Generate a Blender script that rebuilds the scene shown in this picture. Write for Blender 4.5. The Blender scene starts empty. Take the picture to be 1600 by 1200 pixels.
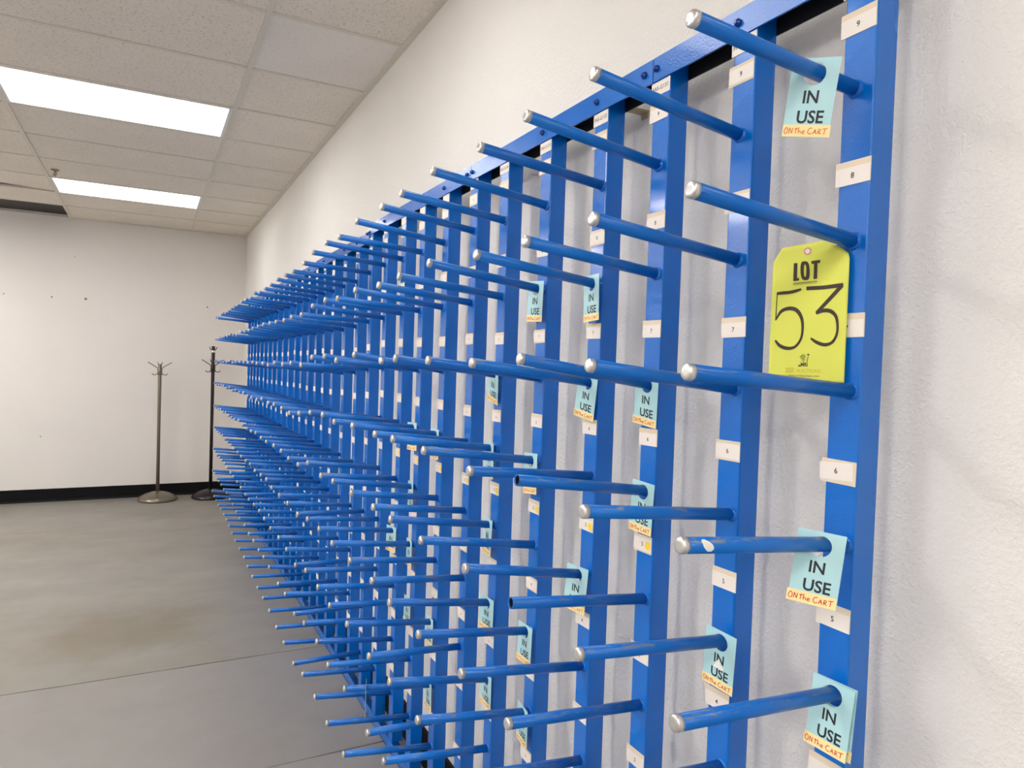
import bpy, bmesh, math, random
from mathutils import Vector, Matrix

random.seed(7)
SC = bpy.context.scene
COL = SC.collection
H = 1.590                      # eye height above the floor (m)

# ------------------------------------------------------------------ camera
cam_d = bpy.data.cameras.new('camera')
cam_d.sensor_fit = 'HORIZONTAL'
cam_d.sensor_width = 36.0
cam_d.lens = 36.0 * 1088.8 / 1600.0
cam_d.clip_start = 0.02
cam = bpy.data.objects.new('camera', cam_d)
COL.objects.link(cam)
r_ = Vector((0.88605937, -0.46244687, 0.03227519))
u_ = Vector((-0.01643344, 0.03824484, 0.99913326))
f_ = Vector((0.46328041, 0.88582178, -0.02628761))
cam.matrix_world = Matrix(((r_.x, u_.x, -f_.x, 0), (r_.y, u_.y, -f_.y, 0), (r_.z, u_.z, -f_.z, H), (0, 0, 0, 1)))
SC.camera = cam

# ------------------------------------------------------------------ world, exposure
w = bpy.data.worlds.new('world')
SC.world = w
w.use_nodes = True
w.node_tree.nodes['Background'].inputs[0].default_value = (0.8, 0.85, 0.9, 1)
w.node_tree.nodes['Background'].inputs[1].default_value = 0.02
SC.view_settings.view_transform = 'Standard'
SC.view_settings.look = 'None'
SC.view_settings.gamma = 1
SC.view_settings.use_curve_mapping = False
SC.view_settings.exposure = 0.0
LAMP = 8.2                    # brightness of the fluorescent lenses over the rack
FILL_LAMP = 34.0                   # unseen lamp row added along the left wall for side fill

# ------------------------------------------------------------------ helpers
def lin(r, g, b):
    f = lambda c: (c / 255 / 12.92) if c <= 10.3 else ((c / 255 + 0.055) / 1.055) ** 2.4
    return (f(r), f(g), f(b), 1)

def new_mat(name, col, rough=0.5, metal=0.0, spec=0.5):
    m = bpy.data.materials.new(name)
    m.use_nodes = True
    b = m.node_tree.nodes['Principled BSDF']
    b.inputs['Base Color'].default_value = col
    b.inputs['Roughness'].default_value = rough
    b.inputs['Metallic'].default_value = metal
    b.inputs['Specular IOR Level'].default_value = spec
    return m

class N:
    """small node-graph helper"""
    def __init__(s, m):
        s.t = m.node_tree; s.b = s.t.nodes['Principled BSDF']
    def n(s, ty, **kw):
        o = s.t.nodes.new(ty)
        for k, v in kw.items():
            if k.startswith('i_'):
                key = k[2:]
                o.inputs[int(key) if key.isdigit() else key].default_value = v
            else:
                setattr(o, k, v)
        return o
    def l(s, a, b): s.t.links.new(a, b)
    def coord(s, scale=(1, 1, 1), kind='Object'):
        tc = s.n('ShaderNodeTexCoord'); mp = s.n('ShaderNodeMapping'); mp.inputs['Scale'].default_value = scale
        s.l(tc.outputs[kind], mp.inputs['Vector']); return mp.outputs['Vector']
    def noise(s, vec, scale, detail=3, rough=0.55):
        o = s.n('ShaderNodeTexNoise'); o.inputs['Scale'].default_value = scale
        o.inputs['Detail'].default_value = detail; o.inputs['Roughness'].default_value = rough
        s.l(vec, o.inputs['Vector']); return o.outputs['Fac']
    def ramp(s, fac, a, b, ca=(0, 0, 0, 1), cb=(1, 1, 1, 1)):
        o = s.n('ShaderNodeValToRGB'); e = o.color_ramp.elements
        e[0].position = a; e[0].color = ca; e[1].position = b; e[1].color = cb
        s.l(fac, o.inputs['Fac']); return o.outputs['Color']
    def mix(s, fac, a, b):
        o = s.n('ShaderNodeMix', data_type='RGBA')
        for sock, v in ((o.inputs[0], fac), (o.inputs[6], a), (o.inputs[7], b)):
            if isinstance(v, (tuple, float, int)): sock.default_value = v
            else: s.l(v, sock)
        return o.outputs[2]
    def math(s, op, a, b=0.0, c=None):
        o = s.n('ShaderNodeMath', operation=op)
        for k, v in enumerate((a, b) if c is None else (a, b, c)):
            if isinstance(v, (float, int)): o.inputs[k].default_value = v
            else: s.l(v, o.inputs[k])
        return o.outputs[0]
    def bump(s, h, strength, dist):
        o = s.n('ShaderNodeBump'); o.inputs['Strength'].default_value = strength; o.inputs['Distance'].default_value = dist
        s.l(h, o.inputs['Height']); s.l(o.outputs['Normal'], s.b.inputs['Normal'])
    def color(s, c): s.l(c, s.b.inputs['Base Color'])
    def rough(s, c): s.l(c, s.b.inputs['Roughness'])

# ---- materials
def m_wall(name, col, bump):
    m = new_mat(name, col, 0.7, 0, 0.3); g = N(m); v = g.coord()
    a = g.noise(v, 130, 4, 0.6); b = g.noise(v, 1.3, 2)
    g.color(g.mix(g.ramp(b, 0.3, 0.75), tuple(c * 0.955 for c in col[:3]) + (1,), col))
    g.bump(g.ramp(a, 0.4, 0.68), bump, 0.003); return m
M_WALL = m_wall('knockdown_wall_paint', lin(231, 228, 223), 0.42)
M_WALL_FAR = m_wall('far_wall_paint', lin(221, 216, 211), 0.25)

def m_floor(name, base, stain, amount, blot=False):
    m = new_mat(name, base, 0.38, 0, 0.45); g = N(m); v = g.coord(); vs = g.coord((0.8, 1.1, 1))
    a = g.noise(vs, 0.9, 5, 0.62); b = g.noise(v, 9, 5, 0.65); c = g.noise(g.coord((1, 1.4, 1)), 1.6, 4)
    st = g.math('MULTIPLY', g.ramp(a, 0.44, 0.68), amount)
    if blot:            # one large brown spill with a ragged outline
        vd = g.n('ShaderNodeVectorMath', operation='DISTANCE'); vd.inputs[1].default_value = (-0.10, 4.55, 0.0); g.l(g.coord((0.8, 1.0, 1)), vd.inputs[0])
        rag = g.math('ADD', vd.outputs['Value'], g.math('MULTIPLY', g.noise(v, 2.6, 5, 0.65), 0.9))
        st = g.math('MAXIMUM', st, g.math('MULTIPLY', g.ramp(rag, 0.62, 1.25, (1, 1, 1, 1), (0, 0, 0, 1)), 0.75))
    col = g.mix(st, base, stain)
    col = g.mix(g.math('MULTIPLY', g.ramp(b, 0.42, 0.72), 0.16), col, tuple(x * 0.6 for x in base[:3]) + (1,))
    g.color(col); g.rough(g.ramp(c, 0.3, 0.75, (0.3, 0.3, 0.3, 1), (0.52, 0.52, 0.52, 1)))
    g.bump(b, 0.08, 0.004); return m
M_SLAB_FAR = m_floor('far_concrete', lin(132, 128, 121), lin(112, 102, 86), 0.35, True)
M_SLAB_MID = m_floor('mid_concrete', lin(133, 129, 126), lin(122, 115, 106), 0.3)
M_SLAB_NEAR = m_floor('near_concrete', lin(134, 130, 127), lin(122, 115, 107), 0.3)
M_SUB = new_mat('dark_joint', lin(70, 62, 54), 0.9)
M_STAIN = new_mat('rust_stain', lin(150, 122, 88), 0.5)

def m_tile(name, col, amount):
    m = new_mat(name, col, 0.9, 0, 0.1); g = N(m); v = g.coord((1, 2.2, 1))
    a = g.noise(v, 60, 2, 0.5); b = g.noise(g.coord(), 2.5, 3)
    k = g.n('ShaderNodeTexVoronoi'); k.inputs['Scale'].default_value = 70; g.l(v, k.inputs['Vector'])
    hole = g.math('MULTIPLY', g.ramp(k.outputs['Distance'], 0.2, 0.36, (1, 1, 1, 1), (0, 0, 0, 1)), g.ramp(a, 0.45, 0.55))
    base = g.mix(g.ramp(b, 0.3, 0.7), tuple(c * 0.95 for c in col[:3]) + (1,), col)
    g.color(g.mix(g.math('MULTIPLY', hole, amount), base, tuple(c * 0.4 for c in col[:3]) + (1,)))
    g.bump(g.math('SUBTRACT', 1.0, hole), 0.4, 0.003); return m
M_TILE = m_tile('fissured_ceiling_tile', lin(232, 224, 212), 0.85)
M_TILE2 = m_tile('fine_ceiling_tile', lin(234, 228, 221), 0.35)
M_TEE = new_mat('grid_paint', lin(214, 208, 194), 0.5)
M_PLENUM = new_mat('plenum_black', lin(40, 36, 33), 0.9)
M_DARKPANEL = new_mat('dark_return_panel', lin(40, 35, 32), 0.5, 0, 0.3)
M_BASEBOARD = new_mat('black_rubber_baseboard', lin(11, 10, 12), 0.6, 0, 0.15)
M_WHITE = new_mat('white_metal', lin(225, 225, 222), 0.5)
def m_lens(name, power):
    m = bpy.data.materials.new(name); m.use_nodes = True
    t = m.node_tree; t.nodes.remove(t.nodes['Principled BSDF'])
    e = t.nodes.new('ShaderNodeEmission'); e.inputs[0].default_value = (1.0, 0.975, 0.945, 1); e.inputs[1].default_value = power
    t.links.new(e.outputs[0], t.nodes['Material Output'].inputs[0]); return m
M_LENS, M_FILL_LENS = m_lens('lit_lens', LAMP), m_lens('added_fill_lens', FILL_LAMP)  # second lens belongs to the added fill row

BLUE = lin(1, 100, 192)
def m_blue(name, peg):
    m = new_mat(name, BLUE, 0.26, 0, 0.28); g = N(m)
    g.b.inputs['Coat Weight'].default_value = 0.08 if peg else 0.32; g.b.inputs['Coat Roughness'].default_value = 0.08; g.b.inputs['Coat IOR'].default_value = 1.55
    if not peg:
        v = g.coord(); a = g.noise(v, 210, 3, 0.6); b = g.noise(v, 4, 3); c = g.noise(v, 14, 5, 0.7)
        col = g.mix(g.ramp(b, 0.3, 0.75), lin(0, 95, 186), lin(1, 106, 200))
        col = g.mix(g.math('MULTIPLY', g.ramp(c, 0.72, 0.78), 0.5), col, lin(120, 150, 190))
        g.color(col); g.rough(g.ramp(b, 0.3, 0.7, (0.17, 0.17, 0.17, 1), (0.3, 0.3, 0.3, 1)))
        g.bump(a, 0.3, 0.002)
    else:
        tc = g.n('ShaderNodeTexCoord'); oi = g.n('ShaderNodeObjectInfo'); sx = g.n('ShaderNodeSeparateXYZ')
        g.l(tc.outputs['Object'], sx.inputs[0])
        cb = g.n('ShaderNodeCombineXYZ')
        g.l(g.math('MULTIPLY', sx.outputs[0], 0.5), cb.inputs[0]); g.l(g.math('MULTIPLY', sx.outputs[1], 3.0), cb.inputs[1])
        g.l(g.math('MULTIPLY', oi.outputs['Random'], 37.0), cb.inputs[2])
        wear = g.noise(cb.outputs[0], 60, 4, 0.7)
        amt = g.math('MULTIPLY', g.ramp(g.math('MULTIPLY', sx.outputs[2], 90.0), 0.3, 0.62), 1.0)   # rubbed along the top edge
        wearm = g.math('MULTIPLY', g.ramp(wear, 0.53, 0.6), amt)
        wearm = g.math('MULTIPLY', wearm, g.math('ADD', 0.45, g.math('MULTIPLY', oi.outputs['Random'], 0.5)))
        col = g.mix(oi.outputs['Random'], lin(3, 94, 180), lin(7, 106, 194))
        g.color(g.mix(wearm, col, lin(118, 118, 108))); g.b.inputs['Roughness'].default_value = 0.3
    return m
M_BLUE = m_blue('blue_gloss_paint', False)
M_PEG = m_blue('blue_peg_paint', True)
M_HOLLOW_SHADE = new_mat('hollow_shade_black', lin(14, 13, 16), 0.7)  # black colour standing in for shade inside the rail and open pegs
M_CAP = new_mat('silver_cap', lin(202, 201, 199), 0.3, 0.75)
M_BOLT = new_mat('blue_bolt', lin(20, 60, 140), 0.25, 0.3)
M_CARD = new_mat('tan_label_card', lin(214, 200, 176), 0.7)
M_PAPER = new_mat('white_label', lin(226, 219, 212), 0.6)
M_INK = new_mat('black_ink', lin(28, 30, 36), 0.6)
M_DOT = new_mat('yellow_dot', lin(240, 205, 40), 0.5)
M_TEAL = new_mat('light_blue_laminate', lin(172, 214, 220), 0.25)
M_STRIP = new_mat('cream_tape', lin(240, 222, 160), 0.5)
M_RED = new_mat('red_marker', lin(205, 60, 40), 0.6)
M_ORANGE = new_mat('orange_marker', lin(226, 120, 52), 0.6)
M_LOT = new_mat('yellow_tag_card', lin(208, 212, 86), 0.6)
M_MARKER = new_mat('brown_black_marker', lin(48, 34, 22), 0.6)
M_OLIVE = new_mat('olive_print', lin(150, 152, 58), 0.7)
M_OCHRE = new_mat('ochre_print', lin(186, 172, 40), 0.7)
M_PINK = new_mat('pink_ring', lin(190, 120, 110), 0.5)
M_TAPE = new_mat('white_tape', lin(232, 230, 226), 0.5)
M_STANDGREY = new_mat('grey_olive_metal', lin(120, 112, 98), 0.3, 0.6)
M_STANDBLACK = new_mat('black_stand_metal', lin(38, 30, 34), 0.3, 0.4)
M_HOLE = new_mat('wall_hole', lin(126, 118, 112), 0.9)
M_BRASS = new_mat('tarnished_brass', lin(150, 138, 120), 0.4, 0.4)
M_WOODBIT = new_mat('bracket_tan', lin(176, 158, 124), 0.6)

def mesh(name, verts, faces, mat, smooth=False):
    me = bpy.data.meshes.new(name); me.from_pydata(verts, [], faces); me.materials.append(mat)
    if smooth:
        for p in me.polygons: p.use_smooth = True
    me.update(); return me

def box_me(name, a, b, mat, bevel=0.0):
    bm = bmesh.new(); bmesh.ops.create_cube(bm, size=1)
    for v in bm.verts:
        v.co = Vector([(a[k] + b[k]) / 2 + v.co[k] * (b[k] - a[k]) for k in range(3)])
    if bevel: bmesh.ops.bevel(bm, geom=list(bm.edges), offset=bevel, segments=2, affect='EDGES', profile=0.5)
    me = bpy.data.meshes.new(name); bm.to_mesh(me); bm.free(); me.materials.append(mat); return me

def boxes_me(name, boxes, mat):
    vs, fs = [], []
    for a, b in boxes:
        o = len(vs)
        vs += [(x, y, z) for z in (a[2], b[2]) for x, y in ((a[0], a[1]), (b[0], a[1]), (b[0], b[1]), (a[0], b[1]))]
        fs += [tuple(o + i for i in f) for f in ((3, 2, 1, 0), (4, 5, 6, 7), (0, 1, 5, 4), (1, 2, 6, 5), (2, 3, 7, 6), (3, 0, 4, 7))]
    return mesh(name, vs, fs, mat)

def lathe_me(name, prof, mat, seg=24, axis='z'):
    """prof: list of (radius, height)"""
    vs, fs = [], []
    for r, h in prof:
        for k in range(seg):
            a = 2 * math.pi * k / seg
            p = (r * math.cos(a), r * math.sin(a), h)
            vs.append(p if axis == 'z' else (h, p[0], p[1]))
    for i in range(len(prof) - 1):
        for k in range(seg):
            k2 = (k + 1) % seg
            fs.append((i * seg + k, i * seg + k2, (i + 1) * seg + k2, (i + 1) * seg + k))
    fs.append(tuple(range(seg))[::-1]); n = (len(prof) - 1) * seg; fs.append(tuple(n + k for k in range(seg)))
    me = mesh(name, vs, fs, mat, True)
    for p in me.polygons:
        if len(p.vertices) > 4: p.use_smooth = False
    return me

def tube_me(name, paths, rad, mat, seg=8):
    vs, fs = [], []
    for path in paths:
        pts = [Vector(p) for p in path]; o = len(vs); prev = None
        for i, p in enumerate(pts):
            t = (pts[min(i + 1, len(pts) - 1)] - pts[max(i - 1, 0)]).normalized()
            ref = Vector((0, 0, 1)) if abs(t.z) < 0.95 else Vector((1, 0, 0))
            x = t.cross(ref).normalized(); y = t.cross(x)
            for k in range(seg):
                a = 2 * math.pi * k / seg
                vs.append(p + (x * math.cos(a) + y * math.sin(a)) * rad)
        for i in range(len(pts) - 1):
            for k in range(seg):
                k2 = (k + 1) % seg
                fs.append((o + i * seg + k, o + i * seg + k2, o + (i + 1) * seg + k2, o + (i + 1) * seg + k))
        fs.append(tuple(o + k for k in range(seg))); fs.append(tuple(o + (len(pts) - 1) * seg + k for k in range(seg))[::-1])
    return mesh(name, vs, fs, mat, True)

def obj(name, data, parent=None, loc=None, mat=None):
    o = bpy.data.objects.new(name, data); COL.objects.link(o)
    if parent: o.parent = parent
    if mat is not None: o.matrix_local = mat
    elif loc is not None: o.location = loc
    return o

def tag(o, label, cat, group=None):
    o['label'] = label; o['category'] = cat
    if group: o['group'] = group
    return o

def structure(name, data, loc=None, label=None):
    o = obj(name, data, None, loc); o['kind'] = 'structure'
    if label: o['label'] = label
    return o

_txt = {}
def text_me(s, size, mat, bold=0.0, xs=1.0, align='CENTER'):
    key = (s, size, mat.name, bold, xs, align)
    if key in _txt: return _txt[key]
    cu = bpy.data.curves.new('lettering', 'FONT'); cu.body = s; cu.size = size; cu.align_x = align; cu.align_y = 'CENTER'
    cu.offset = bold; cu.resolution_u = 3
    ob = bpy.data.objects.new('lettering_source', cu); COL.objects.link(ob)
    bpy.context.view_layer.update()
    me = bpy.data.meshes.new_from_object(ob.evaluated_get(bpy.context.evaluated_depsgraph_get()))
    bpy.data.objects.remove(ob); bpy.data.curves.remove(cu)
    for v in me.vertices: v.co.x *= xs
    me.materials.clear(); me.materials.append(mat); me.name = 'lettering'
    _txt[key] = me; return me

def ribbon(paths, z=0.0):
    """flat pen strokes: paths = [[(x, y, width), ...], ...] -> verts, faces"""
    vs, fs = [], []
    for p in paths:
        o = len(vs)
        for i, (x, y, wd) in enumerate(p):
            a = p[max(i - 1, 0)]; b = p[min(i + 1, len(p) - 1)]
            dx, dy = b[0] - a[0], b[1] - a[1]; L = math.hypot(dx, dy) or 1
            nx, ny = -dy / L * wd / 2, dx / L * wd / 2
            vs += [(x + nx, y + ny, z), (x - nx, y - ny, z)]
        for i in range(len(p) - 1):
            fs.append((o + 2 * i, o + 2 * i + 1, o + 2 * i + 3, o + 2 * i + 2))
    return vs, fs

def smooth_path(p, n=4):
    out = []
    for i in range(len(p) - 1):
        p0 = p[max(i - 1, 0)]; p1 = p[i]; p2 = p[i + 1]; p3 = p[min(i + 2, len(p) - 1)]
        for k in range(n):
            t = k / n
            out.append(tuple(0.5 * (2 * b + (c - a) * t + (2 * a - 5 * b + 4 * c - d) * t * t + (-a + 3 * b - 3 * c + d) * t ** 3)
                             for a, b, c, d in zip(p0, p1, p2, p3)))
    out.append(p[-1]); return out

# ------------------------------------------------------------------ room
XW, YB, ZC = 1.003, 8.722, 2.994
XL, YN = -3.077, -4.45
# floor: three poured slabs with open joints over a dark bed
fl = structure('floor', box_me('floor', (XL, YN, -0.10), (XW, YB, -0.012), M_SUB), None, 'worn grey concrete floor with cracks and brown stains')
def slab(y0, y1, mat, wob0, wob1):
    n = 40; top = []
    rnd = random.Random(int(y0 * 100))
    e0 = [y0 + (rnd.uniform(-1, 1) * 0.0022 if wob0 else 0) for _ in range(n + 1)]
    e1 = [y1 + (rnd.uniform(-1, 1) * 0.0022 if wob1 else 0) for _ in range(n + 1)]
    xs = [XL + (XW - XL) * i / n for i in range(n + 1)]
    vs = [(x, a, 0) for x, a in zip(xs, e0)] + [(x, b, 0) for x, b in zip(xs, e1)]
    vs += [(x, y, -0.012) for x, y, _ in vs]
    k = n + 1; fs = []
    for i in range(n):
        fs += [(i, i + 1, k + i + 1, k + i), (2 * k + i, 2 * k + i + 1, i + 1, i), (k + i, k + i + 1, 3 * k + i + 1, 3 * k + i)]
    obj('floor_slab', mesh('floor_slab', vs, fs, mat), fl)
slab(YN, 2.776, M_SLAB_NEAR, 0, 1)
slab(2.782, 3.862, M_SLAB_MID, 1, 1)
slab(3.870, YB, M_SLAB_FAR, 1, 0)
v_, f_2 = ribbon([smooth_path([(-1.35, 7.27, 0.012), (-0.95, 7.25, 0.022), (-0.75, 7.29, 0.018), (-0.63, 7.27, 0.004)])], 0.0006)
obj('floor_stain', mesh('floor_stain', v_, f_2, M_STAIN), fl)

structure('wall_right', box_me('wall_right', (XW, YN, 0), (XW + 0.1, YB + 0.1, ZC + 0.2), M_WALL), None, 'off-white textured wall behind the blue rack')
wb = structure('wall_back', box_me('wall_back', (XL, YB, 0), (XW, YB + 0.1, ZC + 0.2), M_WALL_FAR), None, 'plain off-white far wall')
structure('wall_left', box_me('wall_left', (XL - 0.1, YN, 0), (XL, YB + 0.1, ZC + 0.2), M_WALL_FAR))
structure('wall_front', box_me('wall_front', (XL - 0.1, YN - 0.1, 0), (XW + 0.1, YN, ZC + 0.2), M_WALL))
hole_me = lathe_me('screw_hole', [(0.011, 0.0), (0.009, 0.002), (0.004, 0.0025)], M_HOLE, 10)
for x, z, s in ((-0.904, 0.563, 0.8), (-0.6, 0.565, 1.25), (-1.314, 0.565, 0.6), (-0.705, 1.003, 0.4), (0.592, 0.557, 0.8), (-0.986, -0.9, 0.6)):
    obj('screw_hole', hole_me, wb, mat=Matrix.Translation((x, YB, z + H)) @ Matrix.Rotation(math.pi / 2, 4, 'X') @ Matrix.Diagonal((s, s, 1, 1)))

def baseboard(name, a, b, prof_axis):
    # cove base: vertical strip with a small toe
    t, h, toe = 0.008, 0.137, 0.018
    pts = [(0, 0), (toe, 0), (toe * 0.8, 0.006), (t, 0.02), (t, h - 0.003), (t - 0.003, h), (0, h)]
    vs = []
    for end in (a, b):
        for d, z in pts:
            vs.append((end, YB - d, z) if prof_axis == 'x' else (XW - d, end, z))
    n = len(pts); fs = [(i, (i + 1) % n, n + (i + 1) % n, n + i) for i in range(n)] + [tuple(range(n)), tuple(range(n, 2 * n))]
    structure(name, mesh(name, vs, fs, M_BASEBOARD))
baseboard('baseboard_back', XL, XW - 0.02, 'x')
baseboard('baseboard_right', YN, YB - 0.02, 'y')

# ceiling: dark plenum deck, tees and lay-in tiles
ce = structure('ceiling', box_me('ceiling', (XL, YN, ZC + 0.17), (XW, YB, ZC + 0.2), M_PLENUM), None, 'suspended ceiling of beige fissured tiles')
XE = [XW] + [0.415 - 1.16 * k for k in range(3)] + [-3.077]
PY = 0.625
YE = [3.03 + PY * k for k in range(-14, 9)]
YE = [YN] + [y for y in YE if y > YN + 0.1] + [YB]
LIGHTS = {}
tile_cache = {}
def tile_me(wx, wy, mat):
    k = (round(wx, 3), round(wy, 3), mat.name)
    if k not in tile_cache:
        tile_cache[k] = box_me('ceiling_tile', (-wx / 2, -wy / 2, 0.0), (wx / 2, wy / 2, 0.016), mat)
    return tile_cache[k]
G = 0.024
lights_at = []
for i in range(len(XE) - 1):
    for j in range(len(YE) - 1):
        x0, x1, y0, y1 = XE[i + 1], XE[i], YE[j], YE[j + 1]
        k = round((y0 - 3.03) / PY)
        cx, cy = (x0 + x1) / 2, (y0 + y1) / 2
        if i in (1, 3, 5, 7) and k in (2, 6, -2, -6, -10):
            lights_at.append((x0, x1, y0, y1, i, k)); continue
        if i == 2 and y1 > YB - 0.01 or (i == 2 and k == 8):
            o = obj('return_panel', box_me('return_panel', (x0 + 0.012, y0 + 0.012, ZC + 0.03), (x1 - 0.012, y1 - 0.004, ZC + 0.04), M_DARKPANEL), ce)
            o['label'] = 'dark open return panel at the far wall'; continue
        mt = M_TILE2 if (i, k) == (0, 0) else M_TILE
        o = obj('ceiling_tile', tile_me(x1 - x0 - 0.008, y1 - y0 - 0.008, mt), ce, (cx, cy, ZC + 0.004 + random.uniform(0, 0.001)))
        if (i, k) == (2, 6):      # one tile sits crooked and shows the dark plenum
            o.rotation_euler = (math.radians(0.8), math.radians(2.6), 0); o.location.z += 0.026
for x in XE[1:-1]:
    obj('grid_bar', box_me('grid_bar', (x - G / 2, YN, ZC - 0.001), (x + G / 2, YB, ZC + 0.004), M_TEE), ce)
for y in YE[1:-1]:
    for i in range(len(XE) - 1):
        obj('grid_bar', box_me('grid_bar', (XE[i + 1] + G / 2, y - G / 2, ZC), (XE[i] - G / 2, y + G / 2, ZC + 0.004), M_TEE), ce)
obj('wall_angle', box_me('wall_angle', (XW - 0.03, YN, ZC - 0.002), (XW, YB, ZC + 0.003), M_TEE), ce)
obj('wall_angle', box_me('wall_angle', (XL, YB - 0.024, ZC - 0.002), (XW - 0.03, YB, ZC + 0.003), M_TEE), ce)

# troffers
def troffer(x0, x1, y0, y1, label, lens):
    cx, cy = (x0 + x1) / 2, (y0 + y1) / 2; wx, wy = x1 - x0 - G, y1 - y0 - G
    e = obj('ceiling_light', None, None, (cx, cy, ZC)); tag(e, label, 'light', 'fluorescent ceiling lights')
    a, b = wx / 2, wy / 2; f = 0.018
    obj('frame', boxes_me('frame', [((-a, -b, 0), (a, -b + f, 0.01)), ((-a, b - f, 0), (a, b, 0.01)), ((-a, -b + f, 0), (-a + f, b - f, 0.01)), ((a - f, -b + f, 0), (a, b - f, 0.01))], M_WHITE), e)
    obj('lens', box_me('lens', (-a + f, -b + f, 0.003), (a - f, b - f, 0.007), lens), e)
    obj('housing', boxes_me('housing', [((-a, -b, 0.012), (a, b, 0.1))], M_WHITE), e)
for x0, x1, y0, y1, i, k in lights_at:
    if i == 1 and k == 2: lb = 'large lit fluorescent panel nearest the viewer in the ceiling'
    elif i == 1 and k == 6: lb = 'smaller lit fluorescent panel close to the far wall'
    else: lb = 'lit fluorescent ceiling panel out of the picture'
    troffer(x0, x1, y0, y1, lb, M_LENS if i == 1 else M_FILL_LENS)  # the row along the left wall is added for side fill

# sprinkler head
s = obj('sprinkler_head', None, None, (-0.665, 6.50, ZC)); s.scale = (0.8, 0.8, 0.8); tag(s, 'small pendant sprinkler head in the ceiling beside the far light', 'sprinkler')
obj('escutcheon', lathe_me('escutcheon', [(0.036, 0.0), (0.034, -0.006), (0.02, -0.012), (0.013, -0.013)], M_BRASS), s)
obj('stem', lathe_me('stem', [(0.011, -0.012), (0.011, -0.022), (0.007, -0.028), (0.007, -0.05)], M_BRASS, 12), s)
obj('yoke', tube_me('yoke', [[(0.011, 0, -0.02), (0.016, 0, -0.035), (0.006, 0, -0.055)], [(-0.011, 0, -0.02), (-0.016, 0, -0.035), (-0.006, 0, -0.055)]], 0.003, M_BRASS), s)
obj('deflector', lathe_me('deflector', [(0.018, -0.055), (0.019, -0.0565), (0.018, -0.058)], M_BRASS, 16), s)

# ------------------------------------------------------------------ peg rack
XF = 0.903
YC = [0.67, 0.893, 1.114, 1.323, 1.57, 1.806, 2.016, 2.251, 2.483, 2.7, 2.936, 3.165, 3.387, 3.633, 3.886, 4.106, 4.319, 4.542, 4.772,
      4.994, 5.244, 5.488, 5.739, 5.969, 6.21, 6.442, 6.699, 6.923, 7.148, 7.358, 7.574]
Z9 = 0.414 + H
DZ = 0.22
PL = 0.311
PR = 0.0108
RAIL_T, RAIL_B = 0.627 + H, 0.583 + H
# measured peg seats and directions: (seat dy, seat dz, dir y, dir z)
PEG = {0: {9: (0.012, 0.003, -0.003, 0.07), 8: (0.004, 0.002, -0.01, 0.094), 7: (-0.003, 0.005, -0.006, 0.065), 6: (-0.004, 0.002, -0.003, 0.086), 5: (-0.011, 0.007, 0.009, 0.059)},
 1: {9: (0.011, -0.002, -0.014, 0.115), 8: (0.005, 0.002, -0.03, 0.098), 7: (-0.001, -0.001, -0.027, 0.1), 6: (-0.003, 0.0, -0.014, 0.086), 5: (-0.01, 0.001, 0.011, 0.08)},
 2: {9: (0.007, -0.002, -0.028, 0.116), 8: (0.002, 0, -0.042, 0.094), 7: (-0.001, -0.004, -0.009, 0.138), 6: (-0.005, 0.002, -0.022, 0.122), 5: (-0.002, 0.002, -0.008, 0.103), 4: (0, 0.003, -0.016, 0.091)},
 3: {9: (-0.006, -0.001, -0.025, 0.099), 8: (-0.004, -0.004, -0.017, 0.115), 7: (0, -0.007, -0.012, 0.116), 6: (-0.006, 0, -0.014, 0.081), 5: (0.009, -0.01, -0.017, 0.154), 4: (0.006, -0.003, -0.008, 0.122)},
 4: {9: (-0.004, 0.001, 0.058, 0.143), 8: (0.001, 0.005, 0.064, 0.135), 7: (-0.004, -0.004, 0.038, 0.117), 6: (-0.002, 0.001, 0.072, 0.105), 5: (-0.003, 0.001, 0.077, 0.107), 4: (0.002, -0.007, 0.05, 0.1), 3: (-0.002, -0.001, 0.028, 0.124)},
 5: {9: (-0.007, 0.001, 0.049, 0.122), 8: (-0.007, 0.003, 0.047, 0.107), 7: (0.002, -0.002, 0.072, 0.122), 6: (0.008, 0.003, 0.054, 0.105), 5: (0, 0.001, 0.09, 0.107), 4: (-0.003, -0.006, 0.054, 0.112), 3: (-0.007, -0.009, 0.012, 0.146)}}
TOPDIR = [(0, 0)] * 6 + [(-0.077, 0.098), (0.057, 0.121), (0.072, 0.088), (0.019, 0.097), (0.004, 0.083), (-0.1, 0.044), (-0.024, 0.05), (-0.1, 0.03),
          (-0.099, 0.02), (-0.1, 0.02), (-0.1, 0.01), (-0.06, 0.01), (-0.052, 0.01), (-0.1, 0.0), (-0.09, 0.01), (-0.1, 0.01), (-0.1, 0.01), (-0.1, 0.0),
          (-0.09, 0.0), (-0.085, 0.0), (-0.1, -0.02), (-0.1, -0.02), (-0.1, -0.02), (0.05, -0.05), (0.05, -0.09)]

def drop(i): return 0.0 if i < 11 else (0.014 if i == 11 else 0.030 + 0.030 * (i - 12) / 18)
rack = obj('peg_rack', None, None, (XF, YC[0], 0))
tag(rack, 'long bright blue wall rack of posts with rows of projecting pegs', 'rack')
RI = Matrix.Translation((-XF, -YC[0], 0))
def part(name, me, mw, parent=None):
    """part of the rack given its world matrix"""
    o = bpy.data.objects.new(name, me); COL.objects.link(o); o.parent = parent or rack
    o.matrix_local = RI @ mw if parent is None else mw
    return o

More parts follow.
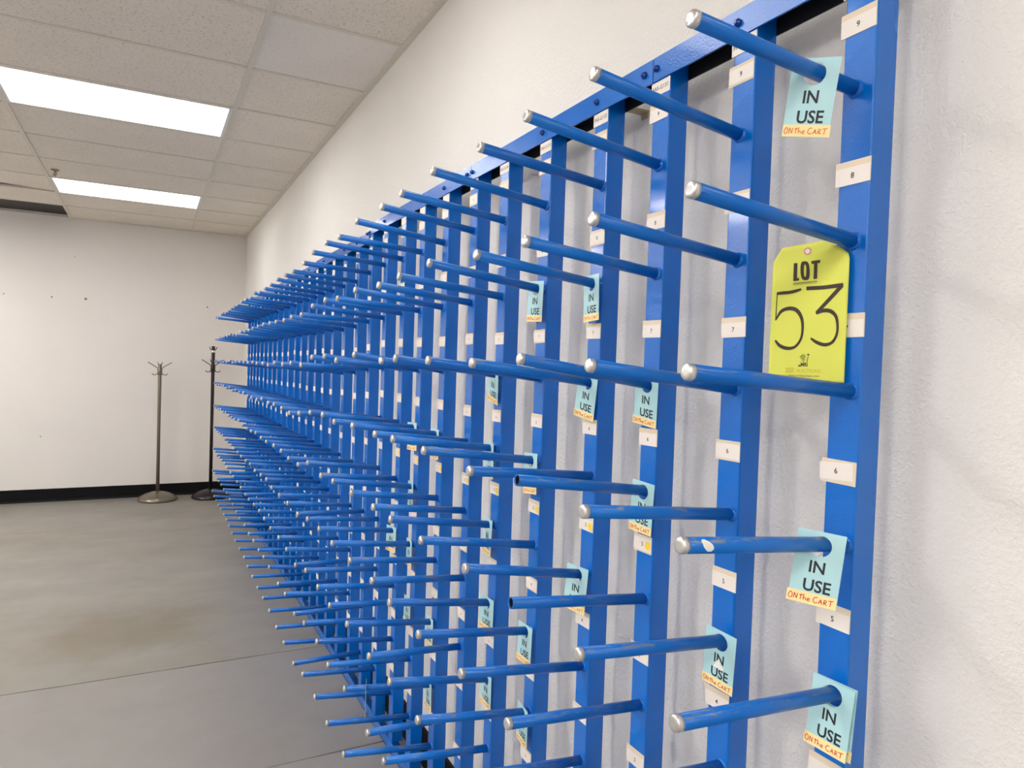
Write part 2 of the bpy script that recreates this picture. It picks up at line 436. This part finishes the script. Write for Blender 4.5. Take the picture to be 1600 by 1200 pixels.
PW = 0.052
post_me = box_me('post', (0, -PW / 2, 0.040), (0.047, PW / 2, RAIL_T - 0.004), M_BLUE, 0.003)
for i, y in enumerate(YC):
    pm = post_me if i < 11 else box_me('post', (0, -PW / 2, 0.040), (0.047, PW / 2, RAIL_T - 0.004 - drop(i)), M_BLUE, 0.003)
    part('post', pm, Matrix.Translation((XF, y + 0.007, 0)))

def rail_me(L, top):
    t = 0.004
    if top:
        b = [((-t, 0, RAIL_B), (0, L, RAIL_T)), ((-t, 0, RAIL_T), (0.05, L, RAIL_T + t))]
    else:
        b = [((-t, 0, 0.0), (0, L, 0.044)), ((-t, 0, 0.0), (0.05, L, 0.004))]
    return boxes_me('rail', b, M_BLUE)
cuts = [YC[0] - 0.02] + [YC[k] + 0.031 for k in (2, 6, 11, 16, 21, 26)] + [YC[30] + 0.035]
bolt_me = lathe_me('bolt', [(0.0075, 0.0), (0.0075, 0.0035), (0.0045, 0.0045), (0.0045, 0.008), (0.003, 0.009)], M_BOLT, 6)
BR = Matrix.Rotation(-math.pi / 2, 4, 'Y')
for q_, (a, b) in enumerate(zip(cuts[:-1], cuts[1:])):
    g = 0.0012
    T = Matrix.Translation((XF, a + g, 0))
    dr = drop((4, 6, 10, 14, 19, 24, 28)[q_]) if q_ > 2 else 0.0
    tr = part('top_rail', rail_me(b - a - 2 * g, True), Matrix.Translation((XF, a + g, -dr)))
    bk = part('rail_back', box_me('rail_back', (0.047, 0, RAIL_B), (0.05, b - a - 2 * g, RAIL_T), M_HOLLOW_SHADE), Matrix.Identity(4), tr)  # flange coloured black to paint in the shade inside the rail
    part('rail_shade_strip', box_me('rail_shade_strip', (0.0002, 0, RAIL_T - 0.0015), (0.047, b - a - 2 * g, RAIL_T - 0.0002), M_HOLLOW_SHADE), Matrix.Identity(4), tr)  # thin black sheet standing in for shade under the top flange
    part('bottom_rail', rail_me(b - a - 2 * g, False), T)
for i, y in enumerate(YC):
    if i > 20: continue
    for dy in ((0.019, 0.058) if i in (2, 6, 11, 16) else (0.021,)):
        part('bolt', bolt_me, Matrix.Translation((XF - 0.004, y + dy, 0.607 + H - drop(i))) @ BR @ Matrix.Rotation(random.uniform(0, 1), 4, 'Z'))
# stand-off bracket between the rack and the wall
for y in (1.30, 3.05, 5.2):
    part('wall_bracket', boxes_me('wall_bracket', [((XF + 0.0505, y - 0.012, RAIL_B + 0.004), (XW, y + 0.012, RAIL_B + 0.009)), ((XW - 0.004, y - 0.010, RAIL_B - 0.008), (XW, y + 0.010, RAIL_B + 0.004))], M_WOODBIT), Matrix.Identity(4))

def peg_tube(open_end):
    seg = 16; prof = [(PR, -0.003), (PR, PL - 0.004)]
    if open_end:
        prof = [(PR, -0.003), (PR, PL + 0.002), (PR - 0.0014, PL + 0.002), (PR - 0.0014, 0.02)]
    return lathe_me('peg', prof, M_PEG, seg, 'x')
peg_me, peg_open_me = peg_tube(False), peg_tube(True)
cap_me = lathe_me('end_cap', [(PR + 0.0003, PL - 0.006), (PR + 0.0004, PL + 0.0008), (PR * 0.94, PL + 0.0026), (PR * 0.76, PL + 0.0036), (PR * 0.4, PL + 0.0039)], M_CAP, 14, 'x')
bore_shade_me = lathe_me('bore_shade', [(PR - 0.0016, PL - 0.0005), (PR - 0.0018, PL - 0.004), (PR - 0.003, PL - 0.05)][::-1], M_HOLLOW_SHADE, 16, 'x')  # black sleeve that paints in the shade down an open peg
_b = bmesh.new(); _b.from_mesh(bore_shade_me)
bmesh.ops.delete(_b, geom=[f for f in _b.faces if len(f.verts) > 4 and f.calc_center_median().x > PL - 0.01], context='FACES')
_b.to_mesh(bore_shade_me); _b.free()
def weld(seed):
    rnd = random.Random(seed); seg = 16; vs = []; fs = []
    for r0, h0 in ((PR - 0.001, 0.0045), (PR + 0.0010, 0.003), (PR + 0.0024, -0.001)):
        for k in range(seg):
            a = 2 * math.pi * k / seg; r = r0 + rnd.uniform(-0.0006, 0.0012); vs.append((h0 + rnd.uniform(-0.0008, 0.0012), r * math.cos(a), r * math.sin(a)))
    for i in range(2):
        for k in range(seg):
            k2 = (k + 1) % seg; fs.append((i * seg + k, i * seg + k2, (i + 1) * seg + k2, (i + 1) * seg + k))
    return mesh('weld_bead', vs, fs, M_BLUE, True)
welds = [weld(k) for k in range(3)]
PEGS = {}
OPEN = {(2, 6), (2, 5)}
rnd = random.Random(3)
for i, y in enumerate(YC):
    for j in range(9, 0, -1):
        if j in PEG.get(i, {}):
            dy, dz, ty, tz = PEG[i][j]
        else:
            dy, dz = rnd.gauss(0, 0.003), rnd.gauss(0, 0.003)
            if i < 6:
                m = list(PEG[i].values()); ty = sum(p[2] for p in m) / len(m) + rnd.gauss(0, 0.012); tz = 0.105 + rnd.gauss(0, 0.014)
            else:
                ty, tz = TOPDIR[i]
                if i > 11: tz = 0.10
                tz += rnd.gauss(0, 0.014)
                if j < 9: ty = ty * 0.6 + rnd.gauss(0, 0.03)
        d = Vector((-math.sqrt(1 - ty * ty - tz * tz), ty, tz))
        p0 = Vector((XF, y + dy, Z9 - (9 - j) * DZ + dz - drop(i)))
        ay = Vector((0, 0, 1)).cross(d).normalized(); az = d.cross(ay)
        Mw = Matrix(((d.x, ay.x, az.x, p0.x), (d.y, ay.y, az.y, p0.y), (d.z, ay.z, az.z, p0.z), (0, 0, 0, 1)))
        PEGS[(i, j)] = (p0, d)
        o = part('peg', peg_open_me if (i, j) in OPEN else peg_me, Mw)
        if (i, j) not in OPEN: part('end_cap', cap_me, Matrix.Identity(4), o)
        else: part('bore_shade', bore_shade_me, Matrix.Identity(4), o)
        if i < 14: part('weld_bead', welds[(i + j) % 3], Matrix.Identity(4), o)
        if (i, j) == (0, 6):
            # small patch of white tape near the tip
            wd = (0.002, 0.0065, 0.008, 0.0085, 0.007, 0.003); sh = (-0.006, -0.004, -0.001, 0.001, 0.003, 0.004)
            pa = [(0.276 - sh[k] + sg * wd[k], (PR + 0.0004) * math.cos(a), (PR + 0.0004) * math.sin(a)) for k in range(6) for a in [0.95 - k * 0.30] for sg in (-1, 1)]
            part('tape_patch', mesh('tape_patch', pa, [(2 * k, 2 * k + 1, 2 * k + 3, 2 * k + 2) for k in range(5)], M_TAPE, True), Matrix.Identity(4), o)

# number labels: local x = toward the viewer's right (-y), local y = up, local z = out of the post
LF = Matrix(((0, 0, -1, 0), (-1, 0, 0, 0), (0, 1, 0, 0), (0, 0, 0, 1)))
def rect_me(name, wd, hg, th, mat, z=0.0):
    return box_me(name, (-wd / 2, -hg / 2, z), (wd / 2, hg / 2, z + th), mat)
back_me = rect_me('number_label', 0.057, 0.035, 0.0008, M_CARD)
face_me = rect_me('label_face', 0.056, 0.0255, 0.0005, M_PAPER)
plain_me = rect_me('number_label', 0.056, 0.030, 0.0010, M_PAPER)
plate_me = rect_me('name_plate', 0.056, 0.028, 0.0010, M_PAPER)
dot_me = lathe_me('yellow_sticker', [(0.0085, 0.0), (0.0085, 0.0004)], M_DOT, 18)
rnd = random.Random(11)
for i, y in enumerate(YC):
    for j in range(9, 0, -1):
        z = Z9 - (9 - j) * DZ + 0.104 + rnd.gauss(0, 0.003) - drop(i)
        T = Matrix.Translation((XF, y + 0.010 + rnd.gauss(0, 0.0015), z)) @ LF @ Matrix.Rotation(rnd.gauss(0, 0.012), 4, 'Z')
        if i > 9:
            part('number_label', plain_me, T); continue
        lb = part('number_label', back_me, T)
        fx, fy, fr = (0, -0.0045, 0) if rnd.random() < 0.7 else (0, -0.001, 0)
        if (i, j) == (0, 6): fx, fy, fr = -0.004, 0.0005, 0.07
        fc = part('label_face', face_me, Matrix.Translation((fx, fy, 0.0008)) @ Matrix.Rotation(fr, 4, 'Z'), lb)
        if i < 7:
            part('digit', text_me(str(j), 0.0115, M_INK, 0.0002), Matrix.Translation((fx, fy, 0.0015)) @ Matrix.Rotation(fr, 4, 'Z'), lb)
        if j == 5 and 2 <= i <= 9:
            part('yellow_sticker', dot_me, Matrix.Translation((0.018, fy, 0.0014)), lb)
    pl = part('name_plate', plate_me, Matrix.Translation((XF, y + 0.009, RAIL_B - 0.0155 - drop(i))) @ LF)
    if 1 <= i <= 5:
        part('plate_lettering', text_me('FAS-G%d' % (129 + i), 0.0118, M_INK, 0.00012), Matrix.Translation((0, 0, 0.0012)), pl)

# ------------------------------------------------------------------ IN USE tags
TW, TH, HY, HR = 0.064, 0.104, 0.2, 0.0150
def card_me():
    t = 0.0007; angs = sorted([2 * math.pi * k / 28 for k in range(28)] +
                              [math.atan2(b, a) % (2 * math.pi) for a in (-TW / 2, TW / 2) for b in (TH * HY, -TH * (1 - HY))])
    out, inn = [], []
    for a in angs:
        c, s_ = math.cos(a), math.sin(a); k = 1e9
        if abs(c) > 1e-6: k = min(k, TW / 2 / abs(c))
        if s_ > 1e-6: k = min(k, TH * HY / s_)
        if s_ < -1e-6: k = min(k, TH * (1 - HY) / -s_)
        out.append((c * k, s_ * k)); inn.append((c * HR, s_ * HR))
    n = len(angs); vs = [(x, y, z) for z in (0, t) for ring in (out, inn) for x, y in ring]; fs = []
    for k in range(n):
        k2 = (k + 1) % n
        fs += [(2 * n + k, 2 * n + k2, 3 * n + k2, 3 * n + k), (k2, k, n + k, n + k2), (k, k2, 2 * n + k2, 2 * n + k), (n + k2, n + k, 3 * n + k, 3 * n + k2)]
    return mesh('in_use_tag', vs, fs, M_TEAL)
CARD = card_me()
STRIP = rect_me('note_strip', 0.0655, 0.0165, 0.0003, M_STRIP)
# handwriting "ON the CART" in a box 62 x 12 (mm), strokes of about 1 mm
def hand(mat):
    w_ = 1.15
    glyphs = [[(2.5, 8), (1, 5), (2, 1.5), (4.5, 1.2), (6, 4), (5.2, 8), (3.2, 9.2), (1.8, 7.5)],
              [(8, 1.2), (8.4, 9)], [(8.4, 9), (12, 1.5)], [(12, 1.5), (12.6, 9)],
              [(17.5, 9.5), (17, 1.5)], [(15, 7.2), (20, 8)],
              [(21, 9.8), (20.8, 1.5)], [(20.9, 4), (23, 5.2), (24, 4), (24, 1.6)],
              [(26, 3.2), (29, 3.8), (28.4, 5.2), (26.6, 5), (26, 3), (27, 1.4), (29.6, 1.8)],
              [(39, 8.5), (36.5, 9.2), (34, 6), (34.2, 2.6), (36.8, 1.2), (39.4, 2.4)],
              [(41, 1.2), (43.5, 7.5)], [(43.5, 7.5), (45.6, 1.2)], [(41.8, 3.6), (45, 3.8)],
              [(48, 1.2), (48, 7.6), (50.8, 7), (50.4, 4.8), (48.2, 4.2), (51.8, 1.4)],
              [(53, 8), (60, 9)], [(56.8, 8.6), (56, 1)]]
    ps = [[((x - 31) / 1000, (y - 5.4) / 1000, w_ / 1000) for x, y in (smooth_path(g, 3) if len(g) > 4 else g)] for g in glyphs]
    v, f = ribbon(ps); return mesh('handwriting', v, f, mat)
HAND = {0: hand(M_RED), 1: hand(M_ORANGE)}
T_IN = text_me('IN', 0.0235, M_INK, 0.0005, 0.95); T_USE = text_me('USE', 0.0235, M_INK, 0.0005, 0.95)
ORD = ['nearest', 'second-nearest', 'third-nearest', 'fourth-nearest', 'fifth-nearest', 'sixth-nearest', 'seventh-nearest', 'eighth-nearest', 'ninth-nearest', 'tenth-nearest', 'eleventh-nearest', 'twelfth-nearest']
ROW = {9: 'top', 8: 'second', 7: 'third', 6: 'fourth', 5: 'fifth', 4: 'sixth', 3: 'seventh', 2: 'eighth', 1: 'lowest'}
def in_use(i, j, off, yaw, swing, pitch, ink=0, label=None, shift=0.0):
    p0, d = PEGS[(i, j)]
    p = p0 + d * (off / -d.x) + Vector((0, shift, -0.0030))
    yaw, swing, pitch = (math.radians(a) for a in (yaw, swing, pitch))
    u = Vector((math.sin(yaw), -math.cos(yaw), 0)); n = Vector((-math.cos(yaw), -math.sin(yaw), 0)); v = Vector((0, 0, 1))
    v2 = v * math.cos(pitch) + n * math.sin(pitch)
    U = u * math.cos(swing) + v2 * math.sin(swing); V = -u * math.sin(swing) + v2 * math.cos(swing); W = U.cross(V)
    o = obj('in_use_tag', CARD)
    o.matrix_world = Matrix(((U.x, V.x, W.x, p.x), (U.y, V.y, W.y, p.y), (U.z, V.z, W.z, p.z), (0, 0, 0, 1)))
    tag(o, label or 'light blue IN USE tag on the %s peg down the %s post' % (ROW[j], ORD[i]), 'tag', 'IN USE tags hung on the rack')
    obj('lettering', T_IN, o, (0.000, -0.0310, 0.0009)); obj('lettering', T_USE, o, (0.003, -0.0575, 0.0009))
    st = obj('note_strip', STRIP, o, (random.uniform(-0.002, 0.001), -0.0750, 0.0008)); st.rotation_euler = (0, 0, random.uniform(-0.02, 0.03))
    obj('handwriting', HAND[ink], st, (0, 0, 0.0005))
    return o
TAGS = {(0, 9): (.086, 26, -9.9, 10.5, 1), (0, 6): (.052, 40.3, -6.1, -6.4, 0), (0, 5): (.021, 6.2, -3.5, -3.5, 0), (1, 5): (.018, 6.8, -5.1, 2.9, 0),
        (2, 7): (.016, 5.8, -7.9, 6.7, 0), (2, 6): (.019, 4.1, -3.4, .3, 0), (3, 8): (.019, -2.1, 2.3, 0, 1), (3, 7): (.018, 9.8, -11.3, 5, 0),
        (3, 5): (.022, 16.2, -2.9, -2.4, 1), (4, 8): (.02, 7.5, -3, .2, 0), (4, 6): (.02, 1.6, 3.9, -2.4, 0), (4, 4): (.018, 4.9, -2.8, .2, 1),
        (4, 3): (.02, -4.7, -3.2, 1.8, 0), (5, 7): (.019, .4, -13.6, 7.8, 1), (5, 6): (.021, -3.6, -2.1, 1.5, 0), (5, 5): (.021, -4.3, -1.9, -1, 1),
        (5, 4): (.019, 12.1, -6.8, 4.5, 0), (5, 3): (.016, 3, -6.1, 3.4, 1), (7, 6): (.02, 3, -2, 1, 0), (7, 3): (.02, 2, -3, 1, 1), (7, 2): (.018, 0, -3, 2, 0),
        (8, 6): (.02, 12, 2, 0, 0), (8, 5): (.02, -3, -3, 1, 0), (8, 4): (.02, -2, -3, 1, 0), (8, 3): (.02, 2, -4, 1, 1), (9, 4): (.02, 18, -3, 1, 1)}
for (i, j), (off, yaw, sw, pi, ink) in TAGS.items():
    in_use(i, j, off, yaw, sw, pi, ink)
in_use(0, 5, 0.016, 8.2, -2.2, -3.0, 1, 'IN USE tag tucked behind another on the fifth peg of the nearest post')
in_use(7, 2, 0.235, -18, 1, 0, 1, 'edge-on IN USE tag hanging mid-peg out over the floor')
# the laminate of one tag is torn and shows white paper
tn = None
for o in bpy.data.objects:
    if o.get('label', '') == 'light blue IN USE tag on the fifth peg down the second-nearest post': tn = o
if tn:
    tn['label'] = 'light blue IN USE tag with a torn white patch on the second-nearest post'
    obj('torn_patch', mesh('torn_patch', [(x / 1000, y / 1000, 0.0012) for x, y in ((-11, -48), (-4, -35), (1, -30), (4, -38), (12, -44), (7, -49), (-3, -47))], [(0, 1, 2, 3, 4, 5, 6)], M_TAPE), tn)

# ------------------------------------------------------------------ LOT 53 tag (local units mm, origin on its right edge)
yl = math.radians(28)
U = Vector((math.sin(yl), -math.cos(yl), 0)); W = Vector((-math.cos(yl), -math.sin(yl), 0)); V = Vector((0, 0, 1))
A = Vector((0.8975, 0.6745, 0.1015 + H))
def bend(x, y):        # soft diagonal crease in the upper right and a curled right edge (mm)
    d = ((x + 30) * 0.86 - (y - 40) * 0.5)
    k = max(0.0, min(1.0, (y + 20) / 70))
    return -2.2 * math.exp(-(d / 11) ** 2) * k + 0.0009 * (x + 52) ** 2 - 1.0
def flat(name, verts, faces, mat, z):
    return mesh(name, [(x / 1000, y / 1000, (bend(x, y) + z) / 1000) for x, y in verts], faces, mat)
def lot_card():
    top = [(-108.8, 65), (-94.3, 90.5), (-36.7, 97.9), (-14.6, 87.9), (-2.3, 77.8), (0.2, 70)]
    nx, ny = 26, 30; vs = []; fs = []
    xs = sorted(set([-106.5 + 106.7 * k / nx for k in range(nx + 1)] + [-94.3, -36.7, -14.6, -2.3]))
    def tv(x):
        for (a, b), (c, d) in zip(top[:-1], top[1:]):
            if a <= x <= c: return b + (d - b) * (x - a) / (c - a)
        return top[-1][1]
    def bv(x): return -113.0 + 0.0 * x
    n = len(xs)
    for zz in (0.0, -0.5):
        for k in range(ny + 1):
            for x in xs:
                y = bv(x) + (tv(x) - bv(x)) * k / ny
                vs.append((x / 1000, y / 1000, (bend(x, y) + zz) / 1000))
    o = n * (ny + 1)
    for k in range(ny):
        for i in range(n - 1):
            a = k * n + i; fs.append((a, a + 1, a + n + 1, a + n)); fs.append((o + a + n, o + a + n + 1, o + a + 1, o + a))
    for i in range(n - 1):
        fs.append((i + 1, i, o + i, o + i + 1)); a = ny * n + i; fs.append((a, a + 1, o + a + 1, o + a))
    for k in range(ny):
        a = k * n; fs.append((a, a + n, o + a + n, o + a)); a = k * n + n - 1; fs.append((a + n, a, o + a, o + a + n))
    return mesh('lot_tag', vs, fs, M_LOT, True)
lot = obj('lot_tag', lot_card())
lot.matrix_world = Matrix(((U.x, V.x, W.x, A.x), (U.y, V.y, W.y, A.y), (U.z, V.z, W.z, A.z), (0, 0, 0, 1)))
tag(lot, 'bright yellow LOT 53 auction tag between two pegs of the nearest post', 'tag')
LZ = 0.45
def strokes(name, paths, mat, z=LZ):
    v, f = ribbon(paths); obj(name, flat(name, [(p[0], p[1]) for p in v], f, mat, z), lot)
def wp(pts, ws):
    p = [(x, y, w_ * 1.1) for (x, y), w_ in zip(pts, ws)]
    if len(p) > 3: return p
    out = []
    for a, b in zip(p[:-1], p[1:]):
        out += [tuple(a[k] + (b[k] - a[k]) * t / 8 for k in range(3)) for t in range(8)]
    return out + [p[-1]]
strokes('marker_digit', [smooth_path(wp([(-98.8, 21.6), (-90, 22.4), (-81.3, 23.0), (-72, 25), (-64.6, 27.4)], [4, 4.6, 4.4, 4.2, 2.6])),
                         wp([(-98.6, 23.5), (-98.9, 2.0), (-99.2, -19.5)], [1.2, 1.1, 1.6]),
                         smooth_path(wp([(-99.0, -18.5), (-91.8, -5.6), (-80.4, -1.2), (-69.9, -4.2), (-62.6, -15.5), (-60.3, -29.9), (-61.9, -46.7), (-69.9, -59.2), (-81.3, -61.6), (-92.0, -57.6), (-98.7, -49.6)],
                                         [1.6, 4.2, 5.2, 5.2, 4.2, 3.4, 3.2, 3.6, 4.8, 4.6, 2.4]))], M_MARKER)
strokes('marker_digit', [wp([(-57.4, 28.2), (-32.2, 29.0), (-6.8, 31.2)], [5.2, 5.4, 5.6]), wp([(-9.3, 29.5), (-24.9, 11.1), (-41.4, -8.4)], [5.2, 5.0, 4.6]),
                         smooth_path(wp([(-42.4, -9.6), (-33.0, -5.5), (-22.6, -6.4), (-14.9, -14.2), (-12.0, -27.8), (-12.9, -41.4), (-18.6, -52.2), (-28.6, -55.8), (-39.8, -52.2), (-48.3, -46.1)],
                                         [3.4, 5.0, 5.2, 4.0, 3.2, 3.2, 3.8, 4.6, 4.4, 2.4]))], M_MARKER)
Lp = [(-76.7, 66.7), (-71.4, 66.8), (-71.2, 43.8), (-68.3, 44.1), (-68.5, 40.3), (-76.5, 39.7)]
Oo = [(-53.8, 54.4), (-54.4, 60.1), (-55.3, 63.9), (-56.5, 66.6), (-58.1, 68.4), (-61.4, 69.1), (-64.6, 68.8), (-66.0, 67.2), (-66.7, 64.5), (-67.0, 60.7), (-66.8, 55.1), (-66.2, 49.4), (-65.3, 45.6), (-64.1, 42.8), (-62.4, 41.1), (-59.2, 40.4), (-56.0, 40.8), (-54.6, 42.4), (-53.9, 45.1), (-53.6, 48.9)]
Oi = [(-58.5, 54.7), (-58.7, 58.8), (-59.1, 61.2), (-59.5, 62.8), (-60.1, 63.8), (-60.7, 64.1), (-61.2, 63.9), (-61.7, 62.9), (-62.0, 61.3), (-62.2, 59.0), (-62.1, 54.9), (-61.8, 50.7), (-61.5, 48.4), (-61.0, 46.7), (-60.5, 45.7), (-59.9, 45.4), (-59.4, 45.7), (-58.9, 46.6), (-58.6, 48.2), (-58.4, 50.6)]
Tp = [(-51.9, 68.8), (-39.9, 69.8), (-39.8, 65.5), (-43.3, 65.3), (-43.0, 42.1), (-48.1, 41.6), (-48.1, 64.6), (-51.7, 64.3)]
obj('printed_letter', flat('printed_letter', Lp, [(0, 5, 2, 1), (5, 4, 3, 2)], M_MARKER, LZ), lot)
obj('printed_letter', flat('printed_letter', Oo + Oi, [(k, (k + 1) % 20, 20 + (k + 1) % 20, 20 + k) for k in range(20)], M_MARKER, LZ), lot)
obj('printed_letter', flat('printed_letter', Tp, [(0, 7, 2, 1), (3, 6, 5, 4), (7, 6, 3, 2)], M_MARKER, LZ), lot)
strokes('underline', [wp([(-76.4, 36.1), (-60, 37.3), (-43.1, 38.5)], [0.9] * 3)], M_MARKER)
strokes('underline', [wp([(-76.3, 34.0), (-60, 35.1), (-43.0, 36.4)], [0.45] * 3)], M_MARKER)
ring = [(-57.9 + 5.2 * math.cos(a), 83.6 + 5.6 * math.sin(a)) for a in [2 * math.pi * k / 20 for k in range(20)]]
ring2 = [(-57.9 + 3.6 * math.cos(a), 83.6 + 3.9 * math.sin(a)) for a in [2 * math.pi * k / 20 for k in range(20)]]
obj('eyelet', flat('eyelet', ring + ring2, [(k, (k + 1) % 20, 20 + (k + 1) % 20, 20 + k) for k in range(20)], M_PINK, 0.7), lot)
obj('eyelet_hole', flat('eyelet_hole', ring2, [tuple(range(20))], M_PAPER, 0.6), lot)
lg = obj('logo', flat('logo', [(-63.2, -73.9), (-60.5, -71.5), (-57.6, -69.7), (-54.4, -72.2), (-55.2, -77.3), (-57.1, -82.4), (-59.4, -78.1)], [tuple(range(7))[::-1]], M_OLIVE, LZ), lot)
obj('gavel', flat('gavel', [(-53.0, -71.0), (-51.0, -69.4), (-49.2, -70.2), (-49.3, -72.1), (-51.3, -71.7), (-49.9, -72.1), (-50.4, -74), (-51.8, -82), (-52.7, -82), (-51.2, -74)], [(4, 3, 2, 1, 0), (9, 8, 7, 6, 5)], M_MARKER, LZ + 0.05), lg)
obj('logo_foot', flat('logo_foot', [(-64.8, -88.8), (-63.0, -85.9), (-60.4, -87.5), (-60.3, -88.8)], [(3, 2, 1, 0)], M_MARKER, LZ), lg)
def lot_text(s_, x0, x1, y, hgt, mat, bold=0.0):
    me = text_me(s_, 0.01, mat, bold).copy()
    xs = [v.co.x for v in me.vertices]; ys = [v.co.y for v in me.vertices]
    a, b, c, d = min(xs), max(xs), min(ys), max(ys)
    for v in me.vertices:
        X = x0 + (v.co.x - a) / (b - a) * (x1 - x0); Y = y + ((v.co.y - c) / (d - c) - 0.5) * hgt
        v.co = (X / 1000, Y / 1000, (bend(X, Y) + LZ) / 1000)
    obj('printed_line', me, lot)
lot_text('MRI', -60.8, -51.2, -85.6, 6.0, M_MARKER, 0.0003)
lot_text('AUCTIONS', -67.2, -32.2, -95.0, 5.0, M_OCHRE)
lot_text('www.mriauctions.com', -77.8, -34.4, -102.4, 3.2, M_MARKER)
lot_text('770-346-7990', -69.0, -44.7, -107.4, 2.6, M_MARKER)
for y in (-92.2, -95.0, -97.5):
    strokes('printed_line', [wp([(-82, y), (-76, y + .2), (-70, y + .4)], [1.2] * 3)], M_OCHRE)

# ------------------------------------------------------------------ coat stands
def stand(x, y, h, mat, label, pr, collar_z, top_prongs):
    e = obj('coat_stand', None, None, (x, y, 0)); tag(e, label, 'coat stand', 'coat stands by the far wall')
    obj('base', lathe_me('base', [(0.19, 0.0), (0.198, 0.008), (0.195, 0.02), (0.172, 0.046), (0.13, 0.07), (0.08, 0.087), (0.035, 0.094), (pr + 0.004, 0.1)], mat, 40), e)
    obj('pole', lathe_me('pole', [(pr, 0.06), (pr * 0.9, h * 0.5), (pr * 1.0, h - 0.01), (pr * 0.9, h)], mat, 18), e)
    c = obj('collar', lathe_me('collar', [(pr + 0.002, collar_z - 0.05), (pr + 0.006, collar_z - 0.045), (pr + 0.006, collar_z + 0.028), (pr + 0.002, collar_z + 0.032)], mat, 18), e)
    for k in range(4):
        a = math.radians(10 + 90 * k); ca, sa = math.cos(a), math.sin(a)
        up = [(r * ca, r * sa, collar_z + z) for r, z in ((pr, 0.02), (0.05, 0.045), (0.118, 0.088))]
        lo = [(r * ca, r * sa, collar_z + z) for r, z in ((pr, -0.03), (0.035, -0.046), (0.055, -0.05), (0.07, -0.044), (0.078, -0.034))]
        obj('prong', tube_me('prong', [up], 0.0045, mat), e); obj('hook', tube_me('hook', [lo], 0.0045, mat), e)
        if top_prongs:
            tp = [(r * ca, r * sa, h + z) for r, z in ((pr, -0.05), (0.03, -0.03), (0.042, -0.008))]
            obj('prong', tube_me('prong', [tp], 0.0045, mat), e)
    return e
stand(0.115, 8.48, 1.485, M_STANDGREY, 'shorter grey metal coat stand against the far wall', 0.0185, 1.415, False)
s2 = stand(0.645, 8.47, 1.70, M_STANDBLACK, 'taller black coat stand behind the far end of the pegs', 0.019, 1.46, True)
obj('tape_band', lathe_me('tape_band', [(0.0195, 1.63), (0.0197, 1.632), (0.0197, 1.652), (0.0195, 1.654)], M_TAPE, 18), s2)
